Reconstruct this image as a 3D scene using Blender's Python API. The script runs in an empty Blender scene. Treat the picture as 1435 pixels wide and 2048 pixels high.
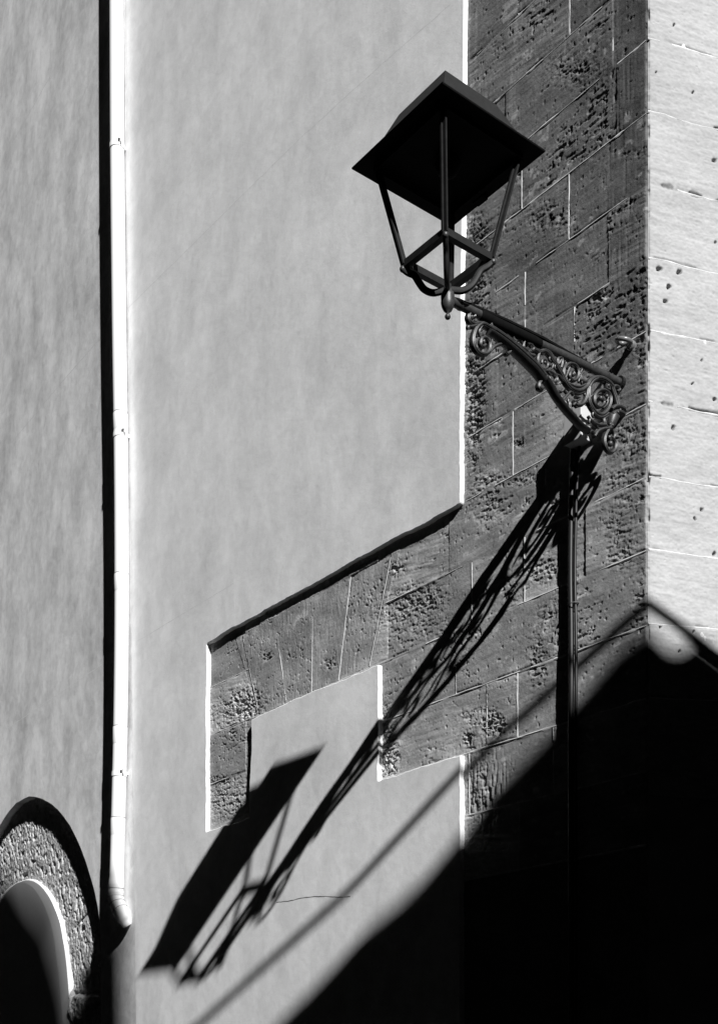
import bpy, bmesh, math, random
import numpy as np
from mathutils import Vector

random.seed(7)
RNG = np.random.RandomState(11)
col = bpy.context.scene.collection
sc = bpy.context.scene

# ------------------------------------------------------------------ survey of the place
F, UC, HZ, D = 2477.0, 717.5, 2169.0, 6.0      # focal length in photo pixels, centre, horizon, metres to the corner
def unit(a):
    a = np.array(a, float); return a / np.linalg.norm(a)
def ray(u, v): return np.array([(u-UC)/F, 1.0, (HZ-v)/F])
S = unit([0.30193922, -0.7840644, 0.54228749])  # direction to the sun
GROUND = -1.6

class Plane:
    """wall plane: p0 + d*t + up*z + n*off"""
    def __init__(s, p0, d, n, up=(0,0,1)):
        s.p0, s.d, s.n, s.up = np.array(p0,float), np.array(d,float), np.array(n,float), np.array(up,float)
    def pos(s, t, z, off=0.0):
        t = np.asarray(t, float); z = np.asarray(z, float); off = np.asarray(off, float)
        return s.p0 + t[...,None]*s.d + z[...,None]*s.up + off[...,None]*s.n
    def hit(s, u, v, off=0.0):
        r = ray(u, v); o = s.p0 + s.n*off
        return r*(o@s.n)/(r@s.n)
    def tz(s, u, v, off=0.0):
        X = s.hit(u, v, off) - (s.p0 + s.n*off)
        A = np.array([s.d, s.up, s.n]).T
        a = np.linalg.solve(A, X); return a[0], a[1]
def to_px(P):
    P = np.asarray(P)
    return UC + F*P[...,0]/P[...,1], HZ - F*P[...,2]/P[...,1]

dA = unit([-1224-UC, F, 0]); nA = np.array([-dA[1], dA[0], 0])
C0 = ray(1295, 1000)*D; C0[2] = 0
WA = Plane(C0, dA, nA)
dB = unit([8000-UC, F, 0]); nB = np.array([dB[1], -dB[0], 0])
WB = Plane(C0, dB, nB)
TP = 0.0051*D                                   # thickness of the render coat
f0 = WA.hit(271, 2048, TP); f1 = WA.hit(249, 0, TP)
upL = (f1-f0)/(f1[2]-f0[2]); pL = f0 - upL*f0[2]
dL = unit([-1050-UC, F, 0]); nL = unit(np.cross(upL, dL))
if nL[1] > 0: nL = -nL
WL = Plane(pL, dL, nL, upL)

# ------------------------------------------------------------------ helpers
def tag(o, label=None, cat=None, group=None, kind=None):
    if label: o['label'] = label
    if cat: o['category'] = cat
    if group: o['group'] = group
    if kind: o['kind'] = kind
    return o
def empty(name, loc):
    o = bpy.data.objects.new(name, None); col.objects.link(o); o.location = Vector([float(x) for x in loc]); o.empty_display_size = .2
    return o
def mesh_obj(name, verts, faces, mat, parent=None, smooth=False, attrs=None):
    verts = np.asarray(verts, float)
    if parent is not None: 
        w = np.array(parent_world(parent)); verts = verts - w
    me = bpy.data.meshes.new(name)
    me.from_pydata([tuple(v) for v in verts], [], [tuple(int(i) for i in f) for f in faces])
    return fin(name, me, mat, parent, smooth, attrs)
def parent_world(p):
    x = np.zeros(3)
    while p is not None:
        x = x + np.array(p.location); p = p.parent
    return x
def fin(name, me, mat, parent, smooth, attrs=None):
    if attrs:
        for k, a in attrs.items():
            at = me.attributes.new(k, 'FLOAT', 'POINT'); at.data.foreach_set('value', np.asarray(a, np.float32))
    me.materials.append(mat)
    if smooth: me.polygons.foreach_set('use_smooth', [True]*len(me.polygons))
    me.update()
    o = bpy.data.objects.new(name, me); col.objects.link(o)
    if parent is not None: o.parent = parent
    return o
def fast_mesh(name, V, Q, mat, parent=None, smooth=True, attrs=None):
    if parent is not None: V = V - parent_world(parent)
    me = bpy.data.meshes.new(name)
    me.vertices.add(len(V)); me.vertices.foreach_set('co', V.astype(np.float32).ravel())
    me.loops.add(Q.size); me.loops.foreach_set('vertex_index', Q.astype(np.int32).ravel())
    me.polygons.add(len(Q)); me.polygons.foreach_set('loop_start', np.arange(0, Q.size, 4, dtype=np.int32))
    me.polygons.foreach_set('loop_total', np.full(len(Q), 4, np.int32))
    me.update(calc_edges=True); me.validate()
    return fin(name, me, mat, parent, smooth, attrs)

class MB:
    """collects shapes into one mesh"""
    def __init__(s): s.v = []; s.f = []
    def add(s, v, f):
        b = len(s.v); s.v += [np.asarray(x, float) for x in v]; s.f += [tuple(i+b for i in q) for q in f]; return s
    def box(s, c, ax, ay, az, hx, hy, hz):
        c = np.asarray(c, float); ax, ay, az = [np.asarray(a, float) for a in (ax, ay, az)]
        v = [c + ax*hx*i + ay*hy*j + az*hz*k for i in (-1,1) for j in (-1,1) for k in (-1,1)]
        return s.add(v, [(0,1,3,2),(4,6,7,5),(0,4,5,1),(2,3,7,6),(0,2,6,4),(1,5,7,3)])
    def bar(s, a, b, w, h, side=None):
        a = np.asarray(a, float); b = np.asarray(b, float); z = unit(b-a)
        side = np.asarray(side if side is not None else (0,0,1), float)
        x = unit(side - z*(side@z)); y = np.cross(z, x)
        return s.box((a+b)/2, x, y, z, w/2, h/2, np.linalg.norm(b-a)/2)
    def tube(s, pts, r, n=10, flat=None, stretch=1.0, cap=True):
        P = [np.asarray(p, float) for p in pts]; m = len(P)
        if np.isscalar(r): r = [r]*m
        prev = None; b = len(s.v)
        for i in range(m):
            t = unit(P[min(i+1, m-1)] - P[max(i-1, 0)])
            if flat is not None: x = unit(np.asarray(flat) - t*(np.asarray(flat)@t))
            elif prev is None:
                h = np.array([0,0,1.]) if abs(t[2]) < .9 else np.array([1.,0,0]); x = unit(h - t*(h@t))
            else: x = unit(prev - t*(prev@t))
            prev = x; y = np.cross(t, x)
            for k in range(n):
                a = 2*math.pi*k/n; s.v.append(P[i] + x*math.cos(a)*r[i]*stretch + y*math.sin(a)*r[i])
        for i in range(m-1):
            for k in range(n):
                s.f.append((b+i*n+k, b+i*n+(k+1)%n, b+(i+1)*n+(k+1)%n, b+(i+1)*n+k))
        if cap:
            s.f.append(tuple(b+k for k in range(n))[::-1]); s.f.append(tuple(b+(m-1)*n+k for k in range(n)))
        return s
    def lathe(s, c, prof, n=20, axis=(0,0,1)):
        c = np.asarray(c, float); z = unit(axis); h = np.array([1.,0,0]) if abs(z[0]) < .8 else np.array([0,1.,0])
        x = unit(h - z*(h@z)); y = np.cross(z, x); b = len(s.v)
        for (r, hh) in prof:
            for k in range(n):
                a = 2*math.pi*k/n; s.v.append(c + z*hh + (x*math.cos(a)+y*math.sin(a))*max(r, 1e-4))
        for i in range(len(prof)-1):
            for k in range(n): s.f.append((b+i*n+k, b+i*n+(k+1)%n, b+(i+1)*n+(k+1)%n, b+(i+1)*n+k))
        return s
    def ball(s, c, rx, rz=None, n=12, axis=(0,0,1)):
        rz = rz or rx
        return s.lathe(c, [(rx*math.sin(math.pi*i/8), -rz*math.cos(math.pi*i/8)) for i in range(9)], n, axis)
    def build(s, name, mat, parent=None, smooth=True):
        o = mesh_obj(name, s.v, s.f, mat, parent, smooth)
        bm = bmesh.new(); bm.from_mesh(o.data); bmesh.ops.recalc_face_normals(bm, faces=bm.faces); bm.to_mesh(o.data); bm.free()
        if smooth:
            try: o.data.set_sharp_from_angle(angle=math.radians(38))
            except Exception: pass
        return o
def catmull(pts, k=6):
    P = [np.asarray(p, float) for p in pts]; P = [2*P[0]-P[1]] + P + [2*P[-1]-P[-2]]; out = []
    for i in range(1, len(P)-2):
        for j in range(k):
            t = j/k; a, b, c, d = P[i-1:i+3]
            out.append(.5*((2*b)+(-a+c)*t+(2*a-5*b+4*c-d)*t*t+(-a+3*b-3*c+d)*t**3))
    out.append(P[-2]); return out

# smooth noise on numpy arrays
TAB = RNG.rand(256, 256)
def vn(x, y, seed=0):
    x = np.asarray(x, float) + seed*37.13; y = np.asarray(y, float) + seed*91.7
    xi = np.floor(x).astype(int); yi = np.floor(y).astype(int); fx = x-xi; fy = y-yi
    fx = fx*fx*fx*(fx*(fx*6-15)+10); fy = fy*fy*fy*(fy*(fy*6-15)+10)
    g = lambda a, b: TAB[a & 255, b & 255]
    return (g(xi,yi)*(1-fx)+g(xi+1,yi)*fx)*(1-fy) + (g(xi,yi+1)*(1-fx)+g(xi+1,yi+1)*fx)*fy
def fbm(x, y, o=4, seed=0, gain=.5):
    a, s, n = 1.0, 0.0, 0.0
    for i in range(o):
        s = s + a*vn(x*2**i, y*2**i, seed+i*3); n += a; a *= gain
    return s/n
def sstep(a, b, x): 
    t = np.clip((x-a)/(b-a), 0, 1); return t*t*(3-2*t)
def inpoly(x, y, poly):
    x = np.asarray(x); y = np.asarray(y); c = np.zeros(x.shape, bool); n = len(poly); j = n-1
    for i in range(n):
        xi, yi = poly[i]; xj, yj = poly[j]
        if yi != yj: c ^= ((yi > y) != (yj > y)) & (x < (xj-xi)*(y-yi)/(yj-yi)+xi)
        j = i
    return c

# ------------------------------------------------------------------ materials
def new_mat(name):
    m = bpy.data.materials.new(name); m.use_nodes = True; nt = m.node_tree
    b = nt.nodes['Principled BSDF']; return m, nt, b
def lk(nt, a, b): nt.links.new(a, b)
def tex_noise(nt, scale, detail=4, rough=.55, vec=None, dist=0):
    n = nt.nodes.new('ShaderNodeTexNoise'); n.inputs['Scale'].default_value = scale; n.inputs['Detail'].default_value = detail
    n.inputs['Roughness'].default_value = rough; n.inputs['Distortion'].default_value = dist
    if vec: lk(nt, vec, n.inputs['Vector'])
    return n.outputs['Fac']
def mrange(nt, src, a, b, c, d):
    n = nt.nodes.new('ShaderNodeMapRange'); lk(nt, src, n.inputs[0])
    for i, x in enumerate((a, b, c, d)): n.inputs[i+1].default_value = x
    return n.outputs[0]
def mth(nt, op, a, b):
    n = nt.nodes.new('ShaderNodeMath'); n.operation = op
    for i, x in enumerate((a, b)):
        if hasattr(x, 'links'): lk(nt, x, n.inputs[i])
        else: n.inputs[i].default_value = x
    return n.outputs[0]
def grey(nt, fac):
    n = nt.nodes.new('ShaderNodeCombineColor')
    for i in range(3): lk(nt, fac, n.inputs[i])
    return n.outputs[0]
def objvec(nt, scale=(1,1,1), rz=0):
    t = nt.nodes.new('ShaderNodeTexCoord'); m = nt.nodes.new('ShaderNodeMapping')
    m.inputs['Scale'].default_value = scale; m.inputs['Rotation'].default_value = (0, 0, rz)
    lk(nt, t.outputs['Object'], m.inputs['Vector']); return m.outputs['Vector']
def bump(nt, h, strength, dist, prev=None):
    n = nt.nodes.new('ShaderNodeBump'); n.inputs['Strength'].default_value = strength; n.inputs['Distance'].default_value = dist
    lk(nt, h, n.inputs['Height'])
    if prev: lk(nt, prev, n.inputs['Normal'])
    return n.outputs['Normal']
ANG = -math.atan2(dA[1], dA[0])                 # turns wall A's direction onto the x axis

def plaster_mat(name, base, spread, streak, seed=0):
    m, nt, b = new_mat(name)
    v = objvec(nt, (1,1,1), ANG); 
    mp = nt.nodes.new('ShaderNodeMapping'); mp.inputs['Scale'].default_value = (1.0, 1.0, .5); mp.inputs['Location'].default_value = (seed, seed, seed); lk(nt, v, mp.inputs['Vector'])
    c1 = tex_noise(nt, 2.4, 6, .62, mp.outputs[0], .25)
    mp2 = nt.nodes.new('ShaderNodeMapping'); mp2.inputs['Scale'].default_value = (1.0, 1.0, .12); lk(nt, v, mp2.inputs['Vector'])
    c2 = tex_noise(nt, 4, 4, .6, mp2.outputs[0], .1)
    c3 = tex_noise(nt, 110, 4, .75, v); c4 = tex_noise(nt, 9, 5, .65, v, .6)
    a = mrange(nt, c1, .3, .7, -spread, spread); s_ = mrange(nt, c2, .3, .7, -streak, streak); g = mth(nt, 'ADD', mrange(nt, c3, .3, .7, -.035, .035), mrange(nt, c4, .35, .65, -spread*.42, spread*.42))
    val = mth(nt, 'ADD', mth(nt, 'ADD', mth(nt, 'ADD', a, s_), g), base)
    lk(nt, grey(nt, val), b.inputs['Base Color']); b.inputs['Roughness'].default_value = .92; b.inputs['Specular IOR Level'].default_value = .12
    n1 = bump(nt, tex_noise(nt, 2.2, 3, .5, v), .25, .02)
    n2 = bump(nt, tex_noise(nt, 24, 5, .65, v), .30, .0036, n1)
    n3 = bump(nt, tex_noise(nt, 150, 3, .7, v), .45, .0012, n2)
    lk(nt, n3, b.inputs['Normal']); return m
def stone_mat(name, grain, bd):
    m, nt, b = new_mat(name)
    at = nt.nodes.new('ShaderNodeAttribute'); at.attribute_name = 'tone'
    v = objvec(nt)
    f = mrange(nt, tex_noise(nt, 45, 5, .7, v), .25, .75, 1-grain, 1+grain)
    f2 = mrange(nt, tex_noise(nt, 260, 3, .7, v), .25, .75, 1-grain*.8, 1+grain*.8)
    val = mth(nt, 'MULTIPLY', mth(nt, 'MULTIPLY', at.outputs['Fac'], f), f2)
    lk(nt, grey(nt, val), b.inputs['Base Color']); b.inputs['Roughness'].default_value = .95; b.inputs['Specular IOR Level'].default_value = .1
    n = bump(nt, tex_noise(nt, 170, 4, .7, v), .6, bd)
    lk(nt, n, b.inputs['Normal']); return m
def flat_mat(name, g, rough=.9, spec=.15, var=.1, scale=30, bumpd=0, metal=0):
    m, nt, b = new_mat(name); v = objvec(nt)
    f = mrange(nt, tex_noise(nt, scale, 4, .6, v), .3, .7, g*(1-var), g*(1+var))
    lk(nt, grey(nt, f), b.inputs['Base Color']); b.inputs['Roughness'].default_value = rough; b.inputs['Specular IOR Level'].default_value = spec; b.inputs['Metallic'].default_value = metal
    if bumpd: lk(nt, bump(nt, tex_noise(nt, scale*4, 4, .6, v), .5, bumpd), b.inputs['Normal'])
    return m
M = dict(
    plA=plaster_mat('render_coat_pale', .84, .11, .012), plL=plaster_mat('render_coat_weathered', .82, .21, .04, 4.2),
    stA=stone_mat('dark_sandstone', .22, .0022), stB=stone_mat('pale_sandstone', .05, .0008), stC=stone_mat('pitted_tuff', .12, .002),  # darker sandstone for the main face, paler for the corner face
    mortA=flat_mat('mortar_joint', .56, var=.3, scale=14), mortB=flat_mat('mortar_joint_bright', .62, var=.2),
    line=flat_mat('render_seam', .72, var=.1), linel=flat_mat('render_seam_light', .88, var=.05), crack=flat_mat('render_crack', .10, var=.3),
    pipe=flat_mat('white_painted_pipe', .80, .45, .4, .02, 8), seam=flat_mat('pipe_seam_dirt', .25, var=.3),
    iron=flat_mat('black_painted_iron', .014, .55, .25, .35, 40, .0008), blk=flat_mat('shade_black_sheet', .005, .8, .05, .3), castiron=flat_mat('cast_iron', .034, .46, .6, .4, 60, .0012),  # blk: shade under the hood and along the arm, put into the colour
    steel=flat_mat('galvanised_steel', .16, .3, .6, .2, 60), rust=flat_mat('weathered_bolt', .12, .7, .3, .4, 80),
    box=flat_mat('grey_enclosure', .48, .5, .4, .05), cable=flat_mat('black_cable_sheath', .016, .45, .35, .2),
    white=flat_mat('lime_edge', .84, var=.03, bumpd=.0006), rim=flat_mat('lime_rim', .80, var=.03, bumpd=.0005),
    ground=flat_mat('stone_paving', .015, var=.3, scale=3), house=flat_mat('dark_house_wall', .02, var=.2, scale=2), roof=flat_mat('dark_roof_tiles', .04, var=.3, scale=4))

# ------------------------------------------------------------------ the building
bld = empty('old_building', (C0[0], C0[1], GROUND))
tag(bld, 'old stone and plaster building with exposed dark ashlar, pale rendered panels and a blind arch', 'building')

zc = lambda y0: (HZ-y0)/F*D                      # height of a course line that meets the corner at photo row y0
COURSE = [-506, -360, -214, -68, 78, 224, 367, 516, 660, 806, 954, 1100, 1250, 1396, 1542, 1690]
JOINTS = {  # course index -> photo columns of its upright joints
    1: [1036, 1200], 2: [1138.6], 3: [1010, 1225], 4: [1042.8, 1232], 5: [1136.8], 6: [1049, 1215], 7: [1148], 8: [1025], 9: [1090],
    10: [1048], 10.5: [], 11: [912], 12: [973, 1034], 13: [938, 1106], 14: [1038], 0: [1100]}
JOINTS[10] = [943, 1048, 1170]; 
VOUS = [((485,1270),(518,1430)), ((549.6,1234),(573,1406)), ((626,1192),(623,1384)), ((701,1154),(677,1361)), ((781.5,1114),(739,1332))]
VPOLY = [(470,1276),(485,1270),(781.5,1108),(800,1098),(739,1332),(518,1432)]

# render coat outline in photo pixels (front arris), right to left
PLA = [(919,1005),(905,1015),(860,1040),(790,1077),(700,1125),(620,1172),(540,1216),(470,1253),(413,1288),
       (412,1480),(412,1664),(440,1655),(470,1645),(498,1636),(499,1560),(502,1500),(502,1440),(560,1412),(640,1377),(700,1353),(755,1330),
       (756,1400),(756,1480),(755,1562),(800,1548),(860,1529),(920,1511),(919.5,1600),(919,1700)]
plA_tz = [WA.tz(u, v, TP) for u, v in PLA]
t_r = WA.tz(927, 0, TP)[0]; t_b = plA_tz[-1][0]
fold_t = lambda z: float(np.dot((pL + upL*z) - WA.p0, dA))
ZTOP = 12.0
outA = [(t_r-.01, ZTOP), (t_r, WA.tz(927,0,TP)[1]), (WA.tz(923,500,TP))] + plA_tz + [(t_b, .8), (t_b, GROUND), (fold_t(GROUND), GROUND), (fold_t(ZTOP), ZTOP)]

def densify(poly, step, jit, keep=()):
    out = []; n = len(poly)
    for i in range(n):
        a = np.array(poly[i]); b = np.array(poly[(i+1) % n]); L = np.linalg.norm(b-a); k = max(1, int(L/step)) if i not in keep else 1
        nn = np.array([-(b-a)[1], (b-a)[0]])/max(L, 1e-6)
        for j in range(k):
            p = a+(b-a)*j/k
            if i not in keep: 
                p = p + nn*((vn(p[0]*9+p[1]*7.3, p[1]*6, 5)-.5)*2*jit + (vn(p[0]*50, p[1]*50, 6)-.5)*jit)
            out.append(p)
    return np.array(out)

def slab(name, plane, poly, off, depth, mat, parent, round_=.004, side=None, sides_name=None):
    """a coat of render with an irregular, slightly rounded arris; poly in (t,z)"""
    n = len(poly); P = np.asarray(poly)
    area = .5*np.sum(P[:,0]*np.roll(P[:,1],-1)-np.roll(P[:,0],-1)*P[:,1])
    e = np.roll(P,-1,0)-np.roll(P,1,0); nn = np.stack([-e[:,1], e[:,0]],1); nn /= np.linalg.norm(nn,axis=1)[:,None]+1e-9
    if area < 0: nn = -nn                     # points inwards
    rings = [(P+nn*round_*1.3, off), (P+nn*round_*.35, off-round_*.3), (P, off-round_*1.2), (P-nn*0.001, off-depth)]
    V = np.concatenate([plane.pos(r[:,0], r[:,1], np.full(n, o)) for r, o in rings])
    faces = [tuple(range(n))]
    for k in range(3):
        for i in range(n):
            j = (i+1) % n; faces.append((k*n+i, k*n+j, (k+1)*n+j, (k+1)*n+i))
    o = mesh_obj(name, V, faces, mat, parent, False)
    bm = bmesh.new(); bm.from_mesh(o.data)
    big = [f for f in bm.faces if len(f.verts) > 4]
    bmesh.ops.triangulate(bm, faces=big); bmesh.ops.recalc_face_normals(bm, faces=bm.faces); bm.to_mesh(o.data); bm.free()
    dn = np.array(plane.n)
    o.data.polygons.foreach_set('use_smooth', [bool(abs(np.dot(np.array(p.normal), dn)) < .985) for p in o.data.polygons])
    return o
nA_ = len(outA)
polyA = densify(outA, .016, .0055, keep=(0, nA_-4, nA_-3, nA_-2, nA_-1, 1))
slab('render_coat', WA, polyA, TP, TP+.02, M['plA'], bld)

# --- left render coat with the arch opening
ARCH_R = [(58,1594),(72,1595),(86,1600),(100,1608),(115,1620),(128,1636),(140,1653),(152,1677),(163,1702),(172,1728),(181,1757),(189,1785),(195,1815),(199,1850),(201,1900),(201,1960),(201,2048)]
ar = [WL.tz(u, v) for u, v in ARCH_R]
tc = WL.tz(45, 1601)[0]
right = [(t, z) for t, z in ar]
apexz = WL.tz(45, 1600)[1]
top = [(tc, apexz)] 
mid = []
half = top + mid + right                                   # from the crown down the right side
lefth = [(2*tc-t, z) for t, z in half[1:]]
jr = half[-1][0]
archp = [(jr, GROUND)] + half[::-1] + lefth + [(2*tc-jr, GROUND)]
outL = [(0, ZTOP), (0, GROUND)] + archp + [(9, GROUND), (9, ZTOP)]
polyL = densify(outL, .05, .003, keep=(0, 1, len(outL)-1, len(outL)-2, len(outL)-3, 2))
RL = .075
slab('side_render_coat', WL, polyL, 0, RL+.03, M['plL'], bld)

# --- stone faces as relief meshes
def relief(name, plane, ts, zs, hfun, keepfun, mat, parent, chip=None, base=0.0):
    T, Z = np.meshgrid(ts, zs); shp = T.shape; P = plane.pos(T, Z, np.full(shp, base)); u, v = to_px(P)
    keep = keepfun(u, v, T, Z)
    cell = keep[:-1,:-1] | keep[1:,:-1] | keep[:-1,1:] | keep[1:,1:]
    used = np.zeros(shp, bool); used[:-1,:-1] |= cell; used[1:,:-1] |= cell; used[:-1,1:] |= cell; used[1:,1:] |= cell
    idx = -np.ones(shp, int); idx[used] = np.arange(used.sum())
    t, z, uu, vv = T[used], Z[used], u[used], v[used]
    h, tone = hfun(t, z, uu, vv)
    V = plane.pos(t, z, h+base)
    if chip is not None: V = V + chip(t, z)
    a, b, c, d = idx[:-1,:-1][cell], idx[:-1,1:][cell], idx[1:,1:][cell], idx[1:,:-1][cell]
    return fast_mesh(name, V, np.stack([a,b,c,d],1), mat, parent, True, {'tone': tone})

jt = {}
for k in range(len(COURSE)-1):
    cols = JOINTS.get(k, [1100])
    zm = (zc(COURSE[k])+zc(COURSE[k+1]))/2
    lst = []
    for c_ in cols:
        # column on the wall at this column: t does not depend on z
        lst.append(WA.tz(c_, 1000)[0])
    jt[k] = sorted(lst)
CZ = np.array([zc(y) for y in COURSE])           # falling heights
HR = RNG.rand(4096)
def block_id(t, z):
    k = np.clip(np.searchsorted(-CZ, -z) - 1, 0, len(CZ)-2)
    b = np.zeros(t.shape, int)
    for kk, lst in jt.items():
        m = k == kk
        if m.any():
            full = sorted(lst + [max(lst)+.75, max(lst)+1.4, max(lst)+2.2, max(lst)+2.9])
            b[m] = np.searchsorted(np.array(full), t[m])
    return k*16+b
# eroded places: photo column, row, radius across, radius down, depth in mm, kind
ERO = [(985,1452,20,18,26),(960,1435,40,22,8),(497,1408,34,34,14),(470,1420,40,26,8),(486,1480,30,10,5),(455,1600,50,40,9),(440,1560,40,8,9),
       (842,1195,50,28,9),(800,1230,60,40,5),(945,760,22,80,13),(955,600,22,60,9),(950,470,26,40,13),(975,1010,30,50,7),(1085,1140,40,30,8),
       (1010,960,60,12,8),(790,1140,16,14,10),(1255,960,50,20,14),(1265,890,50,40,12),(1240,1060,40,60,8),(1280,690,16,60,10),(945,850,18,120,8),
       (1190,600,12,12,10),(1253,600,12,12,9),(1035,885,10,10,12),(775,1530,20,40,14),(770,1460,14,60,9),(1100,1230,30,30,6),(1260,310,30,10,12),
       (1270,1000,30,14,12),(1110,1005,14,10,9),(950,1590,36,80,6),(1230,840,60,30,8),(660,1328,10,10,12),(533,1312,10,9,12),(1280,1200,20,60,6),
       (1075,1330,20,60,5),(1015,1180,30,40,5),(1155,140,60,40,6),(1100,440,50,40,6),(1240,1120,30,24,9),(880,1260,60,30,4),(935,1480,10,14,16)]
STAIN = [(1085,800),(1095,780),(1110,790),(1128,800),(1130,860),(1128,930),(1100,935),(1094,905),(1090,860)]
def hA(t, z, u, v):
    bid = block_id(t, z); r1 = HR[bid % 4096]; r2 = HR[(bid*7+13) % 4096]; r3 = HR[(bid*13+101) % 4096]
    vous = inpoly(u, v, VPOLY)
    h = (r1-.5)*.006 + (fbm(t*3, z*3, 3, 1)-.5)*.008
    if vous.any():
        vi = sum((u[vous] > np.interp(v[vous], [a[1], b[1]], [a[0], b[0]])).astype(int) for a, b in VOUS) + 900
        r1[vous] = HR[vi]; r2[vous] = HR[vi*3]; r3[vous] = HR[vi*4+7]
    h = (r1-.5)*.006 + (fbm(t*3, z*3, 3, 1)-.5)*.008
    tilt = (r2-.5)*.35
    tt, zz = t + z*tilt, z - t*tilt
    bed = (fbm(tt*4+r3*50, zz*46, 3, 7)-.5)
    bedv = (fbm(t*44+fbm(t*6, z*6, 2, 9)*3, z*9, 4, 8, .65)-.5)
    rough = (fbm(t*80+z*20, z*95, 3, 21, .7)-.5)
    fine = (fbm(t*150, z*150, 2, 23)-.5)
    dens = sstep(.46, .74, fbm(t*2.6+r2*9, z*2.6+r1*9, 3, 31))*(.25+.75*r3)
    h = h + np.where(vous, bedv*.0028, bed*(.0016+.0030*r2)) + rough*(.0013+.0018*dens) + fine*.0010
    # holes and pits
    p = fbm(t*52, z*64, 2, 41); h = h - sstep(.80, .88, p+.10*dens)*(.003+.005*dens)
    p2 = fbm(tt*14, zz*60, 2, 43); h = h - sstep(.74, .84, p2+.10*dens)*.006*dens*(~vous)
    for eu, ev, ru, rv, dep in ERO:
        d2 = ((u-eu)/ru)**2 + ((v-ev)/rv)**2; w = np.exp(-d2*1.3)
        m = w > .03
        if m.any():
            q = fbm(t[m]*34+z[m]*8, z[m]*70, 4, 51, .7)
            h[m] -= w[m]*dep*.001*sstep(.42, .70, q)*(1.6 if ru < 25 else 1.05)*(.6 if eu > 1200 else 1)
    # tool marks low on the right
    wm = np.exp(-(((u-960)/45)**2+((v-1590)/80)**2)) ; h = h - wm*.007*sstep(.60, .74, vn(t*75, z*15, 61))
    wm2 = np.exp(-(((u-1240)/45)**2+((v-300)/420)**2)); h = h - wm2*.0015*sstep(.5, .8, vn(t*70, z*9, 63))
    # arris of each bed joint sinks a little
    dz = np.min(np.abs(z[:,None]-CZ[None,:]), axis=1)
    h = h*(1-.85*np.exp(-(dz/.010)**2)*(~vous)*(v < 2000))
    rag = sstep(.48, .72, fbm(t*9, z*3, 2, 71)); h = h - .004*rag*np.exp(-(np.abs(dz-.006)/.006)**2)*(~vous)
    # tone: the ashlar is darker towards the top and near the corner
    row_tone = sstep(500, 1250, v + 90*(fbm(t*1.5, z*1.5, 3, 81)-.5))
    tone = .170 + .215*row_tone
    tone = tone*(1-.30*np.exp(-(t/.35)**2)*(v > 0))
    tone = tone*(.82+.48*r2)*(.60+.80*fbm(t*5+z*2, z*9-t*3, 4, 83))*(.86+.28*fbm(t*9, z*70, 3, 84))
    streak = sstep(.6, .85, fbm(t*24, z*1.6, 3, 85)); tone = tone*(1+.35*streak*(v < 900))
    spl = sstep(.74, .80, fbm(t*13, z*16, 3, 87)); tone = tone + spl*.16
    st = inpoly(u + 14*(vn(t*30, z*30, 89)-.5), v + 14*(vn(t*30, z*30, 90)-.5), STAIN); 
    tone = np.where(st, .42 + .10*(fbm(t*20, z*20, 3, 91)-.5), tone)
    h = np.minimum(h, .018)
    return h, tone
def chipf(t, z):
    c = .004 + .008*sstep(.55, .85, vn(z*14, z*0, 95)) + .004*sstep(.6, .9, vn(z*55, z*0, 96)) 
    c = c + .02*sum(np.exp(-((z-zc(y))/.025)**2) for y in (660, 954, 690)) 
    w = np.exp(-(t/.009)**2)*c
    return -(nA+nB)[None,:]*w[:,None]*.8
edgefade = lambda t: sstep(0, .012, t)
def hA2(t, z, u, v):
    h, tone = hA(t, z, u, v); return h*edgefade(t), tone
plaster_px = [(913,-400),(915,500),(908,1000),(500,1226),(425,1266),(404,1285),(403,1680),(470,1655),(508,1640),(510,1500),(511,1452),(600,1408),(745,1345),(746,1572),(900,1524),(911,1520),(910,2300),(-500,2300),(-500,-400)]
def keepA(u, v, T, Z): return ~inpoly(u, v, plaster_px)
ts = np.concatenate([np.arange(0, .012, .003), np.arange(.012, 4.25, .0046)])
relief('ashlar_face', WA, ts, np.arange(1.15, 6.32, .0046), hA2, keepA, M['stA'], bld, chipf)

def coarse(plane, t0, t1, z0, z1, tone, step, off=-.004):
    ts = np.linspace(t0, t1, max(2, int((t1-t0)/step))); zs = np.linspace(z0, z1, max(2, int((z1-z0)/step)))
    T, Z = np.meshgrid(ts, zs); V = plane.pos(T, Z, off+(fbm(T*4, Z*4, 3, 3)-.5)*.006).reshape(-1,3)
    n, m = T.shape; i = np.arange(n*m).reshape(n, m)
    Q = np.stack([i[:-1,:-1].ravel(), i[:-1,1:].ravel(), i[1:,1:].ravel(), i[1:,:-1].ravel()],1)
    return V, Q, (tone*(.8+.4*fbm(T*5, Z*9, 3, 4))).ravel()
def merge_coarse(name, parts, mat, parent):
    Vs, Qs, Ts, b = [], [], [], 0
    for V, Q, t in parts: Vs.append(V); Qs.append(Q+b); Ts.append(t); b += len(V)
    fast_mesh(name, np.concatenate(Vs), np.concatenate(Qs), mat, parent, True, {'tone': np.concatenate(Ts)})
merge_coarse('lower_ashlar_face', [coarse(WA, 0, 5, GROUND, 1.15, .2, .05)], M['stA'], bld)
merge_coarse('upper_ashlar_face', [coarse(WA, 0, 1.6, 6.32, ZTOP, .12, .05)], M['stA'], bld)

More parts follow.
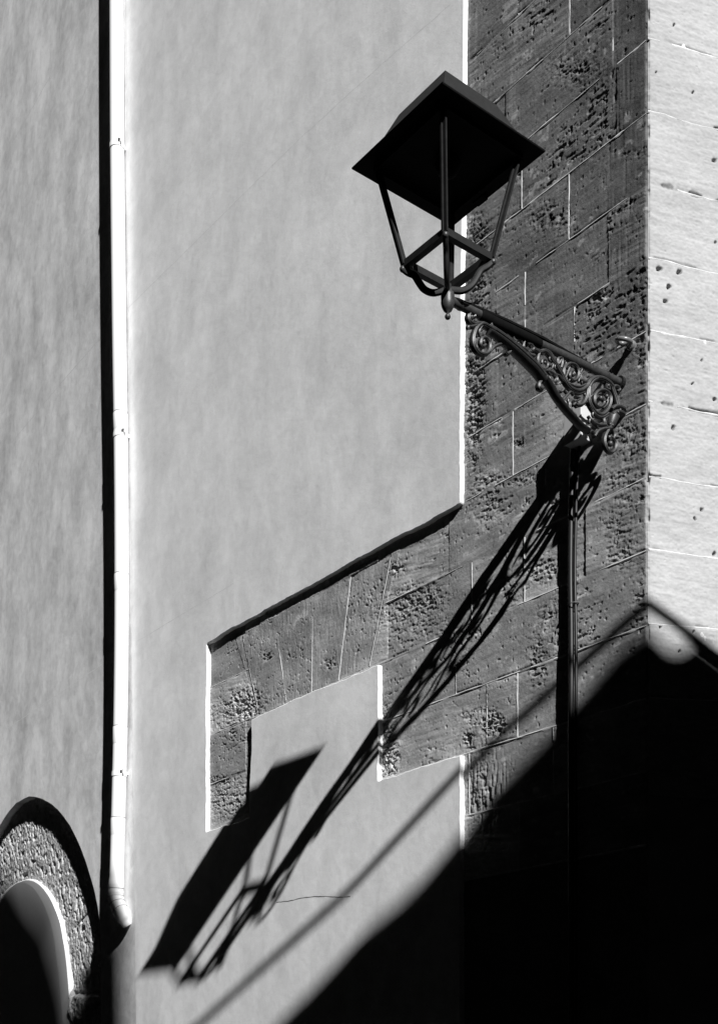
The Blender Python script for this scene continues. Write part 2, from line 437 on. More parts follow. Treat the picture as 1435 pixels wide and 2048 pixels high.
# --- right-hand face
BL = [[(1295,-70),(1365,-46),(1435,-20),(1600,36)], [(1295,76),(1330,85),(1365,95),(1400,107),(1435,117),(1500,134)], [(1295,222),(1330,229),(1365,241),(1400,251),(1435,259),(1500,276)], [(1295,366),(1330,374),(1365,383),(1400,394),(1435,402),(1500,417)],
      [(1297,515),(1330,521),(1365,532),(1400,541),(1435,547),(1500,560)], [(1300,660),(1335,668),(1365,673),(1400,680),(1435,687),(1500,700)], [(1297,803),(1325,809),(1365,816),(1400,824),(1435,830),(1500,842)],
      [(1297,953),(1330,957),(1365,965),(1400,970),(1435,975),(1500,985)], [(1297,1099),(1330,1103),(1365,1109),(1400,1113),(1435,1117),(1500,1124)], [(1297,1248),(1330,1250),(1365,1253),(1400,1256),(1435,1259),(1500,1264)], [(1297,1396),(1435,1402),(1500,1405)]]
HB = [(1318,537,7,6),(1358,543,6,6),(1337,572,5,6),(1330,601,5,5),(1347,49,3,3),(1428,320,6,4),(1430,484,3,3),(1384,767,3,3),(1346,855,5,5),(1429,799,5,4),(1402,1019,4,5),(1389,1037,3,4),(1428,1107,4,5),(1384,184,3,3),(1386,1264,3,3),(1320,1253,4,4),(1359,1303,3,4),(1403,720,3,3),(1311,145,3,2)]
CR = [(1295,1395,804,830,6.0,1),(1297,1400,370,402,5,3),(1300,1345,952,957,5,7),(1345,1435,232,262,3,2),(1345,1420,815,830,6,6),(1315,1360,803,812,8,6),(1345,1400,385,398,6,3)]
def hB(t, z, u, v):
    h = (fbm(t*4, z*4, 3, 111)-.5)*.006 + (fbm(t*6, z*55, 3, 112)-.5)*.0032 + (fbm(t*60, z*90, 3, 113)-.5)*.0032
    tone = .375 + .09*(fbm(t*3, z*7, 4, 121)-.5) + .10*(fbm(t*12, z*60, 3, 122)-.5) + .07*(fbm(t*70, z*90, 2, 123)-.5)
    p = fbm(t*40, z*40, 2, 131); q = sstep(.86, .93, p); h = h - q*.003
    for eu, ev, ru, rv in HB:
        d2 = ((u-eu+3*(vn(t*90, z*90, 5)-.5))/ru)**2+((v-ev+3*(vn(t*90, z*90, 6)-.5))/rv)**2; w = np.exp(-(d2*1.5)**2*1.2); h = h - w*.022; tone = tone*(1-.35*w)
    for i, ln in enumerate(BL):
        L = np.array(ln); yl = np.interp(u, L[:,0], L[:,1]); dd = v - yl
        open_ = sstep(.50, .66, fbm(t*11+i*5, z*0+i*3.3, 2, 141)) * (1.0 if i in (2,3,6) else .35)
        if i in (3, 6): open_ = np.maximum(open_, (u > 1300)*(u < (1405 if i == 3 else 1440))*.9*sstep(.25, .5, fbm(t*30, t*0, 2, 143)))
        if i == 7: open_ = np.maximum(open_, (u < 1322)*.9)
        wdt = (3.6 if i in (3, 6) else 2.6)*(.4+1.1*vn(t*45, z*0+i, 144))
        g = np.exp(-((dd+2.6)/wdt)**2); tone = tone*(1-.55*open_*g)
        h = h*(1-.8*np.exp(-(dd/3.)**2)) - .016*open_*g
    return h*edgefade(t), tone
relief('corner_face', WB, np.concatenate([np.arange(0, .012, .003), np.arange(.012, .62, .0036)]), np.arange(1.4, 5.45, .0036), hB, lambda u, v, T, Z: np.ones(u.shape, bool), M['stB'], bld, chipf)
merge_coarse('corner_face', [coarse(WB, 0, 5, GROUND, 1.4, .36, .05), coarse(WB, .62, 5, 1.4, ZTOP, .38, .05), coarse(WB, 0, .62, 5.45, ZTOP, .38, .05)], M['stB'], bld)

# --- mortar joints: raised irregular ribbons
def ribbon(mb, plane, pts, w, off, jit=.0015, step=.016, lift=.0012, gap=0.0, seed=0, edge=.0014):
    P = [np.array(p, float) for p in pts]; out = []
    for a, b in zip(P[:-1], P[1:]):
        L = np.linalg.norm(b-a); k = max(1, int(L/step))
        for j in range(k): out.append(a+(b-a)*j/k)
    out.append(P[-1]); out = np.array(out); n = len(out)
    e = np.gradient(out, axis=0); nn = np.stack([-e[:,1], e[:,0]],1); nn /= np.linalg.norm(nn,axis=1)[:,None]+1e-9
    s = np.cumsum(np.r_[0, np.linalg.norm(np.diff(out,axis=0),axis=1)])
    c = out + nn*((vn(s*14, s*0+seed, 200)-.5)*jit*2.2+(vn(s*60, s*0+seed, 201)-.5)*jit)[:,None]
    ww = w*(.55+.9*vn(s*22, s*0+seed, 202))/2
    alive = vn(s*7, s*0+seed, 203) > gap
    h = off
    A_ = c+nn*ww[:,None]; B_ = c-nn*ww[:,None]
    VA = plane.pos(A_[:,0], A_[:,1], np.full(n, h-edge)); VB = plane.pos(B_[:,0], B_[:,1], np.full(n, h-edge)); VC = plane.pos(c[:,0], c[:,1], h+lift*(.6+.8*vn(s*30, s*0+seed, 204)))
    b = len(mb.v); mb.v += list(VA)+list(VC)+list(VB)
    for i in range(n-1):
        if alive[i] and alive[i+1]:
            mb.f.append((b+i, b+i+1, b+n+i+1, b+n+i)); mb.f.append((b+n+i, b+n+i+1, b+2*n+i+1, b+2*n+i))
mo = MB()
for k, y0 in enumerate(COURSE):
    z = zc(y0)
    tR = 0.012
    tEnd = WA.tz(930, 500)[0]
    if y0 == 954: tEnd = WA.tz(764, 1212)[0]
    if y0 == 1100: tEnd = WA.tz(762, 1328)[0]
    if y0 == 1250: tEnd = WA.tz(765, 1440)[0]
    if y0 == 1396: tEnd = WA.tz(757, 1562)[0]
    g = {806: .30, 954: .42, 516: .38, 367: .25, 1100: .30, 660: .38}.get(y0, .14)
    ribbon(mo, WA, [(tR, z), (tEnd, z)], .012, .0006, seed=k, gap=g)
    if y0 in (954, 1100, 1250):
        tl = WA.tz(421, 1400)[0]; t2 = WA.tz(500, 1400)[0]
        ribbon(mo, WA, [(t2, z), (tl, z)], .009, .0, seed=k+40, gap=.35)
ribbon(mo, WA, [WA.tz(503,1438), WA.tz(755,1330)], .010, .002, seed=77, gap=.12)
for k, lst in JOINTS.items():
    if k != int(k): continue
    for c_ in lst:
        t = WA.tz(c_, 1000)[0]
        if c_ in (1232, 1200, 1225, 1215, 1170, 1010, 1090): g = .62
        else: g = .10
        ribbon(mo, WA, [(t, zc(COURSE[k])-.004), (t, zc(COURSE[k+1])+.004)], .0095, .0008, seed=c_*.37, gap=g)
for i, (a, b) in enumerate(VOUS): ribbon(mo, WA, [WA.tz(*a), WA.tz(*b)], .008, .002, seed=300+i*3, gap=.22)
mo.build('mortar', M['mortA'], bld)
mb_ = MB()
for i, ln in enumerate(BL):
    ribbon(mb_, WB, [WB.tz(u, v) for u, v in ln], .009, .0008, seed=400+i*2, gap={2: .22, 3: .35, 6: .35}.get(i, .04), jit=.002)
mb_.build('corner_mortar', M['mortB'], bld)
for (u, v, r) in [(1366,90,.013),(1409,684,.012),(1402,1270,.018),(1408,1276,.014)]:
    t, z = WB.tz(u, v); k = 12
    ring = [WB.pos(t+math.cos(a)*r*(.7+.5*random.random()), z+math.sin(a)*r*(.8+.5*random.random()), -.001) for a in np.linspace(0, 2*math.pi, k, False)]
    m_ = MB(); m_.add([WB.pos(t, z, .005)]+ring, [(0, i+1, (i+1) % k+1) for i in range(k)]); m_.build('mortar_splash', M['mortB'], bld)

# --- seams and a crack in the render
def seam(name, mat, plane, px, w, off, seed, gap, lift=.0004):
    m_ = MB(); ribbon(m_, plane, [plane.tz(u, v, off-.0035 if plane is WA else 0) for u, v in px], w, off-.0033, lift=lift*.5, gap=gap, seed=seed, jit=.002, edge=.0001); m_.build(name, M[mat], bld)
seam('render_seam', 'line', WA, [(256,616),(462,412),(600,276),(760,130),(900,8)], .0042, TP+.0035, 501, 0)
seam('render_seam', 'line', WA, [(274,1283),(468,1166)], .0045, TP+.0035, 502, 0)
seam('render_seam', 'line', WL, [(4,322),(184,4)], .005, .0035, 503, 0)
seam('render_seam', 'line', WL, [(0,913),(120,768),(204,672)], .006, .0035, 504, 0)
seam('pale_render_seam', 'linel', WA, [(468,1166),(470,1254)], .005, TP+.0035, 505, 0, .001)
seam('pale_render_seam', 'linel', WL, [(0,1467),(206,1328)], .006, .0035, 506, 0, .001)
seam('render_crack', 'crack', WA, [(553,1806),(575,1803),(600,1797),(640,1793),(665,1795),(700,1794)], .0055, TP+.0035, 507, 0, .0003)

# --- stone of the blind arch
def hC(t, z, u, v):
    low = sstep(1975, 1995, v)
    h = (fbm(t*3, z*3, 3, 211)-.5)*.014 + (fbm(t*30, z*30, 4, 212, .65)-.5)*.014 + (fbm(t*90, z*90, 2, 213)-.5)*.004
    h = h - sstep(.58, .70, fbm(t*30, z*18, 2, 214))*.017
    h = h + low*(.05+(fbm(t*12, z*7, 4, 215, .6)-.5)*.07) - .05*np.exp(-((v-1988)/5)**2)*(u > 148)
    crack = np.exp(-(((v-1838)+(u-165)*1.15)/2.2)**2)*(u > 148)*.012
    h = h - crack
    tone = .52*(.8+.4*fbm(t*8, z*8, 4, 216))
    tone = tone*(1-.25*sstep(.55, .7, fbm(t*40, z*30, 2, 217)))
    return h, tone
t0c = WL.tz(214, 1800, -RL)[0]; t1c = WL.tz(-20, 1800, -RL)[0]
relief('arch_stone', WL, np.arange(t0c-.05, t1c, .0062), np.arange(WL.tz(100,2075,-RL)[1]-.05, WL.tz(60,1570,-RL)[1]+.3, .0062), hC, lambda u, v, T, Z: (u > -30) & (v > 1560) & ~inpoly(u, v, [(-40,1900),(22,1784),(45,1768),(64,1764),(80,1768),(100,1786),(112,1808),(122,1840),(130,1870),(138,1920),(142,1990),(146,2110),(-40,2110)]), M['stC'], bld, base=-RL)
tL = 2*tc-jr+.1
merge_coarse('arch_stone', [coarse(WL, t1c, tL, GROUND, apexz+.15, .42, .05, -RL-.05), coarse(WL, t0c-.05, t1c, GROUND, WL.tz(100,2075,-RL)[1]-.05, .42, .05, -RL-.004)], M['stC'], bld)

# --- panel inside the arch: rounded rim standing proud of the stone and a dished face
Z4 = lambda L: [(x/5.886, 1700+y/5.886) for x, y in L]
c0 = Z4([(242,366),(300,350),(370,340),(450,355),(520,405),(600,490),(670,600),(730,740),(790,900),(803,1000),(818,1150),(838,1290),(852,1400),(862,1500),(872,1650),(884,1800),(888,2050)])
c1 = Z4([(242,380),(290,362),(345,362),(410,380),(480,430),(560,530),(620,640),(680,790),(712,900),(740,1060),(757,1160),(778,1320),(792,1480),(802,1600),(816,1780),(830,1900),(845,2050)])
c2 = Z4([(243,387),(270,382),(312,398),(360,425),(400,460),(470,560),(530,680),(580,820),(612,930),(640,1080),(650,1160),(668,1320),(690,1480),(700,1600),(715,1780),(728,1900),(742,2050)])
o0, o1, o2 = -RL-.015, -RL+.045, -RL+.045
r0 = [WL.tz(u, v, o0) for u, v in c0]; r1 = [WL.tz(u, v, o1) for u, v in c1]; r2 = [WL.tz(u, v, o2) for u, v in c2]
def arch_ring(r, tcn):
    r = catmull([np.array(p) for p in r], 4)
    left = [np.array((2*tcn-p[0], p[1])) for p in r]
    down = [np.array((r[-1][0], GROUND))]
    return down + r[::-1] + left[1:] + [np.array((left[-1][0], GROUND))]
R0, R1, R2 = arch_ring(r0, r0[0][0]), arch_ring(r1, r1[0][0]), arch_ring(r2, r2[0][0])
def strip(name, Ra, oa, Rb, ob, mat):
    Ra, Rb = np.array(Ra), np.array(Rb); n = len(Ra)
    V = np.concatenate([WL.pos(Ra[:,0], Ra[:,1], np.full(n, oa)), WL.pos(Rb[:,0], Rb[:,1], np.full(n, ob))])
    return mesh_obj(name, V, [(i, i+1, n+i+1, n+i) for i in range(n-1)], mat, bld, True)
strip('panel_edge', R0, o0, R1, o1, M['white'])
strip('panel_rim', R1, o1, R2, o2, M['rim'])
R2a = np.array(R2); ccz = r2[0][1]-.75; n = len(R2a); V = []; Fc = []
lev = [(1,0),(.9,-.006),(.78,-.015),(.62,-.027),(.45,-.037),(.25,-.044),(0,-.046)]
for k_, dep in lev:
    q = R2a.copy(); q[:,0] = r2[0][0] + (R2a[:,0]-r2[0][0])*k_; q[:,1] = np.where(R2a[:,1] > ccz, ccz+(R2a[:,1]-ccz)*k_, R2a[:,1])
    V.append(WL.pos(q[:,0], q[:,1], np.full(n, o2+dep)))
for k_ in range(len(lev)-1): Fc += [(k_*n+i, k_*n+i+1, (k_+1)*n+i+1, (k_+1)*n+i) for i in range(n-1)]
mesh_obj('panel_face', np.concatenate(V), Fc, M['rim'], bld, True)

# hidden core that closes the building
core = MB()
a0 = WA.pos(0.0, GROUND, -.06); a1 = WL.pos(9, GROUND, -.15); b1 = WB.pos(5, GROUND, -.06); fo = WL.pos(0, GROUND, -.15)
bs = [a0+(-nA-nB)*.0, fo, a1, a1+np.array([6,6,0]), b1+np.array([0,6,0]), b1]
tp_ = [p+np.array([0,0,ZTOP-GROUND+.02]) for p in bs]; n = len(bs)
core.add(bs+tp_, [tuple(range(n)), tuple(range(n, 2*n))]+[(i, (i+1) % n, n+(i+1) % n, n+i) for i in range(n)])
core.build('roof_and_core', M['roof'], bld, False)

# ------------------------------------------------------------------ downpipe
def pipe_pt(u, v, stand):                        # centre of the pipe at photo (u,v), standing off wall L
    return WL.hit(u, v, stand)
ctr = [(232.5,-300),(232.8,0),(234,290),(236,500),(238.5,700),(241,850),(242.5,1000),(243,1200),(242,1350),(239.5,1500),(236,1640),(233,1760)]
PC = [pipe_pt(u, v, .078) for u, v in ctr]
dp = empty('drainpipe', WL.pos(.25, GROUND, 0))
tag(dp, 'tall white round drainpipe with ribbed elbow running down the plaster wall at the left', 'drainpipe')
PR = .058
mp = MB(); topz = PC[0] + upL*5.5; mp.tube([topz]+catmull(PC, 5), PR, 28); mp.build('pipe', M['pipe'], dp)
def at_v(v):
    uu = np.interp(v, [c[1] for c in ctr], [c[0] for c in ctr]); return pipe_pt(uu, v, .078)
for v in (828, 1150, 1455, 1637):
    a, b = at_v(v), at_v(v+34); cp = MB(); cp.tube([a, a+(b-a)*.03, a+(b-a)*.97, b], [PR+.0004, PR+.0020, PR+.0020, PR+.0004], 28); c_ = cp.build('coupling', M['pipe'], dp)
    s_ = MB(); s_.tube([a+(a-b)*.02, a+(a-b)*.06], PR+.0010, 28); s_.build('joint_gap', M['seam'], c_)
for v in (290, 868, 1545):
    p = at_v(v); q = at_v(v+9); ax = unit(q-p)
    br = MB(); br.tube([p, q], PR+.005, 28)
    out = unit(np.cross(ax, nL)); out = out if out@dL < 0 else -out
    for sgn in (1, -1):
        e = p + out*sgn*(PR+.012); br.box(e, out, nL, ax, .014, .006, .02)
    br.bar(p, p - nL*.078, .02, .012)
    bo = br.build('clamp', M['pipe'] if v < 1500 else M['pipe'], dp)
    for sgn in (1, -1):
        e = p + out*sgn*(PR+.014)+nL*.010; k = MB(); k.lathe(e, [(.0,.0),(.008,0),(.008,.014),(.0,.014)], 6, nL if sgn > 0 else out); k.build('bolt', M['rust'], bo)
# elbow
EC = [(232.8,1758),(232.2,1776),(231.5,1790),(233,1803),(238,1816),(245,1829),(251,1841),(257.5,1851)]
ES = [.078,.078,.078,.075,.065,.048,.026,.0]
EP = [pipe_pt(u, v, s) for (u, v), s in zip(EC, ES)]
EPs = catmull(EP, 4)
eb = MB(); rr = [PR+.003 + (.0035 if (i//2) % 2 else 0) - .0028*max(0, i-len(EPs)+7) for i in range(len(EPs))]
eb.tube(EPs, rr, 28); el = eb.build('elbow', M['pipe'], dp)
for i in (4, 9, 13, 17):
    a = EPs[i]; b = EPs[min(i+1, len(EPs)-1)]; s_ = MB(); s_.tube([a, a+(b-a)*.13], PR+.0068, 28); s_.build('elbow_seam', M['seam'], el)

# ------------------------------------------------------------------ wall lantern
Rt = WA.hit(1242, 766.5); LARM = .1942*D
cxy = WA.hit(1245,765) + nA*LARM; cxy[2] = 0
ln = empty('wall_lantern', (Rt[0], Rt[1], Rt[2]))
tag(ln, 'black open street lantern with wide square hood on an ornate scrolled iron wall bracket', 'street lamp')
def LP(h, a, b, z):
    p = cxy + h*D*(a*dA+b*nA); p = p.copy(); p[2] = z*D; return p
CN = ((1,1),(1,-1),(-1,-1),(-1,1))
def ringpts(h, z): return [LP(h, a, b, z) for a, b in CN]
def frustum(levels, cap0=False, cap1=True):
    v = []; f = []
    for h, z in levels: v += ringpts(h, z)
    for i in range(len(levels)-1):
        for k in range(4): f.append((i*4+k, i*4+(k+1) % 4, i*4+4+(k+1) % 4, i*4+4+k))
    if cap0: f.append((0,1,2,3))
    if cap1: m = (len(levels)-1)*4; f.append((m, m+1, m+2, m+3))
    return v, f
bm_ = MB(); bm_.add(*frustum([(.0495,.6718),(.0498,.6725),(.0496,.6732),(.042,.6742)], True, True)); bm_.build('brim', M['blk'], ln, False)
hd = MB(); hd.add(*frustum([(.0425,.6738),(.0400,.678),(.0345,.690),(.0252,.7085),(.0245,.7095)], True, True)); hood = hd.build('hood', M['iron'], ln, False)
# frame under the brim with hanging reflector
fr = MB()
for i in range(4):
    a, b = CN[i], CN[(i+1) % 4]; fr.bar(LP(.0375, *a, .6695), LP(.0375, *b, .6695), .02, .02)
fr.build('upper_frame', M['blk'], ln, False)
rf = MB(); rf.lathe(np.array([cxy[0], cxy[1], .6717*D]), [(.05,0),(.06,-.02),(.045,-.05),(.02,-.07),(.0,-.075)], 20); rf.build('lamp_holder', M['blk'], ln)
tb = MB(); q = LP(.043, .25, -1, .6695); tb.box(q, dA, nA, (0,0,1), .03, .018, .014); tb.build('latch', M['blk'], ln, False)
for a, b in CN:
    p = LP(.0365, a, b, .6705); q = LP(.0228, a, b, .5985); k = MB(); sd = unit(a*dA)
    w_ = dA*a; k.bar(p, q, .025, .009, dA); k.bar(p-w_*.009, q-w_*.009, .009, .025, dA); po = k.build('post', M['iron'], ln, False)
bf = MB()
for i in range(4):
    a, b = CN[i], CN[(i+1) % 4]; bf.bar(LP(.0215, *a, .5985), LP(.0215, *b, .5985), .030, .030, (0,0,1))
bf.build('base_frame', M['iron'], ln, False)
for a, b in CN:
    pts = catmull([LP(.0232, a, b, .5965), LP(.0205, a, b, .5928), LP(.0170, a, b, .5900), LP(.0148, a, b, .5850), LP(.0120, a, b, .5795), LP(.0075, a, b, .5765), LP(.0018, a, b, .5775)], 5)
    k = MB(); k.tube(pts, .0125, 8, stretch=1.3); so = k.build('strap', M['iron'], ln)
    k = MB(); k.ball(LP(.0232, a, b, .5955), .014); k.build('knob', M['castiron'], so)
ct = np.array([cxy[0], cxy[1], .571*D])
k = MB(); k.lathe(ct, [(.0,.052),(.014,.050),(.020,.044),(.022,.030),(.028,.024),(.030,.012),(.029,-.005),(.030,-.016),(.026,-.034),(.018,-.050),(.008,-.058),(.006,-.064),(.0,-.066)], 24)
k.ball(ct+np.array([0,0,-.076]), .013); k.tube([ct+np.array([0,0,.04]), ct+np.array([0,0,.07])], .016, 12); k.build('finial', M['castiron'], ln)
arm_o = ct + np.array([0,0,.0]); 
k = MB(); k.tube([arm_o, arm_o+(Rt-arm_o)*.97, Rt+(Rt-arm_o)*.02], .0195, 18); arm = k.build('arm', M['castiron'], ln)
axm = unit(Rt-arm_o)
for f_ in (.06, .72, .80, .90): k = MB(); p = arm_o+(Rt-arm_o)*f_; k.tube([p, p+axm*.010], .0215, 18); k.build('collar', M['castiron'], arm)
k = MB(); k.tube([arm_o+(Rt-arm_o)*f_ for f_ in (.165,.18,.46,.50)], [.0198,.0235,.0235,.0198], 18); k.build('arm_shade_sleeve', M['blk'], ln)  # added sleeve, its black colour stands in for shade on the mid-arm
# flat cover bar along the top of the arm
def on_arm(f_, side, dz): return arm_o + (Rt-arm_o)*f_ + dA*side + np.array([0,0,dz])
cb = MB(); secs = [(.02,.012,.010,.016,.006),(.12,.006,.020,.016,.008),(.3,.004,.026,.016,.010),(.5,.004,.026,.016,.010),(.66,.010,.020,.016,.010),(.80,.014,.016,.018,.008),(.86,.010,.012,.010,.006)]
vv = []; ff = []
for f_, sd, hw, dz, th in secs:
    for sx, sz in ((-1,0),(1,0),(1,1),(-1,1)): vv.append(on_arm(f_, sd+sx*hw, dz+sz*th))
for i in range(len(secs)-1):
    for j in range(4): ff.append((i*4+j, i*4+(j+1) % 4, i*4+4+(j+1) % 4, i*4+4+j))
ff += [(0,1,2,3), tuple(len(vv)-4+j for j in range(4))]
cb.add(vv, ff); cb.build('cover_bar', M['blk'], ln, False)
k = MB(); k.tube(catmull([on_arm(f_, .022, .034 - .006*math.cos(f_*30)) for f_ in np.linspace(.03, .84, 14)]+[on_arm(.93,.01,-.002)], 3), .008, 8); k.build('feed_cable', M['cable'], ln)

# ornate scroll bracket, drawn in its own vertical plane square to the wall
BR = Plane(np.array([Rt[0], Rt[1], 0]), nA, -dA)
def bp(u, v, off=0): return BR.hit(u, v, off)
Z3 = lambda L: [(900+x/6.523, 590+y/6.523) for x, y in L]
Z4b = lambda L: [(1040+x/6.239, 640+y/6.239) for x, y in L]
Z5 = lambda L: [(1080+x/5.979, 640+y/5.979) for x, y in L]
def scroll(mb, px, r, taper=(1,1), off=0.0, stretch=1.5, groove=True):
    pts = catmull([bp(u, v, off) for u, v in px], 5); m = len(pts)
    rr = [r*(taper[0]+(taper[1]-taper[0])*i/(m-1)) for i in range(m)]
    mb.tube(pts, rr, 8, flat=-dA, stretch=stretch)
    if groove:                                   # raised bead on the face
        mb.tube([p - dA*(q*stretch*.85) for p, q in zip(pts, rr)], [q*.42 for q in rr], 6, flat=-dA)
fs = MB()
scroll(fs, Z3([(560,470),(480,420),(400,385),(330,440),(290,540),(288,640),(330,730),(400,775),(470,765),(505,700),(495,620),(450,565),(400,575),(385,640),(415,680),(450,655)]), .0115, (1.1,.7))
scroll(fs, Z3([(460,400),(380,375),(300,385),(240,350),(222,290),(250,245),(290,255),(295,300)]), .012, (.8,1))
scroll(fs, Z3([(330,400),(270,420),(225,420),(230,450)]), .010, (1,.7))
scroll(fs, Z3([(500,755),(560,685),(640,645),(720,640),(765,690),(768,745),(730,775),(700,745)]), .010, (.7,1))
scroll(fs, Z3([(385,540),(370,470),(400,410)]), .008, (.6,1)); scroll(fs, Z3([(540,580),(530,630),(510,660)]), .008, (.5,1))
fs.ball(bp(*Z3([(430,610)])[0]), .012)
fs.ball(bp(*Z3([(270,290)])[0]), .014)
fs.build('front_scroll', M['castiron'], ln)
rb = MB()
scroll(rb, Z3([(490,360),(510,430),(570,470),(700,560),(850,680),(1000,815),(1120,930),(1250,1095)]), .0125, (1.2,1.0), -.004)
scroll(rb, Z3([(500,480),(560,520),(700,620),(850,750),(1000,890),(1120,1010),(1210,1120)]), .0135, (.8,1.1), .006, 2.2, False)
rib_line = Z4b([(300,730),(370,830),(440,950),(510,1050),(590,1150),(680,1250),(760,1330),(840,1385)])
scroll(rb, rib_line, .0125, (1,.9), .008, 2.2, False)
rl = catmull([np.array(p) for p in rib_line], 8)
for ph in (0, math.pi):                         # twisted leaf rope on the lower rib
    pts = []
    for i, p in enumerate(rl):
        a = i*.55+ph; nrm = np.array((.72,-.7)); q = p + nrm*math.cos(a)*2.2; pts.append(bp(q[0], q[1]) - dA*(.010+.010*math.sin(a)))
    rb.tube(pts, .0085, 8)
scroll(rb, Z4b([(330,800),(275,762),(225,795),(222,850),(262,872)]), .010, (1,1.1))
rb.build('rib', M['castiron'], ln)
sw = MB()
for px, r, tp2 in [
    (Z3([(700,480),(760,550),(830,600),(870,640),(930,690)]), .007, (.7,1)), (Z3([(800,520),(830,590),(850,640)]), .006, (1,1)), (Z3([(810,530),(880,560),(935,625)]), .006, (1,.8)),
    (Z3([(960,600),(945,680),(990,730),(1030,785),(1085,800)]), .009, (.8,1)), (Z3([(990,650),(1040,650),(1075,700),(1055,730),(1035,700)]), .009, (1,.7)),
    (Z3([(1080,720),(1150,755),(1220,740),(1290,800),(1350,890),(1410,960)]), .010, (1,.9)), (Z3([(1150,760),(1130,850),(1170,950),(1230,970),(1262,920),(1240,855),(1195,850),(1185,890)]), .008, (1,.7)),
    (Z3([(1190,990),(1290,1000),(1365,1060),(1375,1130),(1315,1145)]), .009, (.7,1)), (Z3([(1290,930),(1330,900),(1320,960),(1270,990)]), .006, (1,.7)),
    (Z4b([(230,400),(300,385),(360,430),(410,520),(460,600),(510,690),(560,790),(630,865),(720,890),(800,850),(850,770),(920,730),(1010,740),(1085,785),(1140,850)]), .0125, (.8,1.1)),
    (Z4b([(520,720),(535,610),(600,550),(680,570),(715,650),(700,730),(650,760),(605,700),(625,650),(660,680)]), .010, (1,.7)),
    (Z4b([(560,600),(600,590),(590,640),(560,720)]), .007, (1,.7)), (Z4b([(460,560),(455,495),(500,475),(515,530),(500,600)]), .009, (1,.8)), (Z4b([(545,510),(560,550),(530,600)]), .007, (.6,1)),
    (Z4b([(740,690),(760,760),(830,790)]), .009, (.8,1)), (Z4b([(720,720),(780,650),(740,700)]), .007, (.6,1)), (Z4b([(610,800),(680,830),(760,830),(830,790)]), .008, (.7,1)),
    (Z4b([(590,860),(640,900),(720,925),(790,900)]), .007, (.6,1)), (Z4b([(690,1070),(770,1050),(815,960),(835,860),(880,780),(940,735)]), .0125, (.7,1)),
    (Z4b([(840,850),(835,950),(860,1060),(930,1160),(1010,1185),(1080,1120),(1115,1020),(1100,930),(1040,880),(965,890),(915,960),(925,1050),(980,1090),(1035,1040),(1015,985),(975,985)]), .010, (1.2,.7)),
    (Z4b([(1050,915),(1085,960),(1070,1015)]), .008, (1,.6)), (Z4b([(860,1080),(930,1190),(1010,1215),(1085,1170)]), .009, (.8,1)), (Z4b([(880,790),(960,760),(1040,780)]), .006, (.7,1)),
    (Z4b([(440,690),(480,700),(530,760),(600,840)]), .008, (.7,1)), (Z4b([(450,870),(500,900),(530,870)]), .007, (.7,1)), (Z4b([(520,1010),(560,960),(620,900),(660,940)]), .008, (1,.7)),
    (Z4b([(650,1200),(610,1110),(600,1040),(640,1010),(670,1040),(650,1070)]), .010, (1,.7)), (Z4b([(620,1030),(690,1020),(720,1070),(690,1090)]), .007, (.8,.7)), (Z4b([(680,960),(740,980),(700,1010)]), .007, (1,.6)),
    (Z4b([(540,870),(580,920),(640,880)]), .006, (1,.6)), (Z4b([(700,640),(760,610),(740,680)]), .006, (1,.6)), (Z4b([(400,790),(440,800),(450,740),(410,690)]), .007, (1,.7)),
    (Z4b([(840,1200),(880,1260),(960,1310),(1050,1315)]), .010, (.6,1)), (Z4b([(740,1290),(800,1330),(870,1340)]), .009, (.8,.8)),
    (Z4b([(960,1090),(930,1010),(950,940),(1000,920)]), .006, (.6,.8)), (Z4b([(1030,1100),(1070,1060),(1090,1000)]), .006, (.6,.8))]:
    scroll(sw, px, r, tp2)
    if r >= .009:                                # small leaves springing from the larger scrolls
        cp_ = catmull([np.array(p) for p in px], 5)
        for q_, sg in ((.25, 1), (.45, -1), (.65, 1), (.82, -1)):
            i_ = int(q_*(len(cp_)-2)); p_ = cp_[i_]; d_ = unit(cp_[i_+1]-cp_[i_]); n_ = np.array([-d_[1], d_[0]])*sg
            scroll(sw, [tuple(p_), tuple(p_+d_*3.2+n_*3.4), tuple(p_+d_*7.5+n_*5.2), tuple(p_+d_*10+n_*3.0)], .0065, (1,.45), 0, 1.5, False)
for x, y, r in [(1080,830,.010),(985,985,.012),(640,690,.011),(290,540,.008),(1060,960,.010)]: sw.ball(bp(*Z4b([(x, y)])[0]) - dA*.008, r)
sw.box(bp(*Z4b([(1080,815)])[0]), BR.n, BR.d, BR.up, .010, .016, .020)
sw.build('scrollwork', M['castiron'], ln)
bk = MB()
scroll(bk, Z4b([(1130,850),(1155,920),(1180,1000),(1200,1080),(1215,1150)]), .012, (1,1.1))
scroll(bk, Z4b([(1135,860),(1165,832),(1205,840),(1222,880),(1195,900)]), .010, (1,.9))
scroll(bk, Z4b([(1105,1130),(1160,1092),(1220,1105),(1275,1145)]), .014, (.8,1), 0, 2.4)
scroll(bk, Z4b([(1120,1190),(1170,1155),(1225,1170),(1262,1200)]), .013, (.8,1), 0, 2.4)
pc0, pc1 = bp(*Z5([(880,1110)])[0]), bp(*Z5([(830,1300)])[0])
bk.tube([pc0+(pc1-pc0)*i/9 for i in range(10)], [.018,.026,.029,.029,.027,.025,.022,.018,.013,.008], 14, flat=-dA)
for i in range(7):                              # scales of the pine-cone drop
    for j in range(5):
        a = j*1.26+i*.6; p = pc0+(pc1-pc0)*(.1+.12*i); r_ = .027*(1-.1*i); sidev = np.cross(unit(pc1-pc0), -dA)
        bk.ball(p - dA*math.cos(a)*r_ + sidev*math.sin(a)*r_, .0075)
scroll(bk, Z5([(800,1150),(752,1190),(765,1255),(815,1310)]), .009, (.8,1))
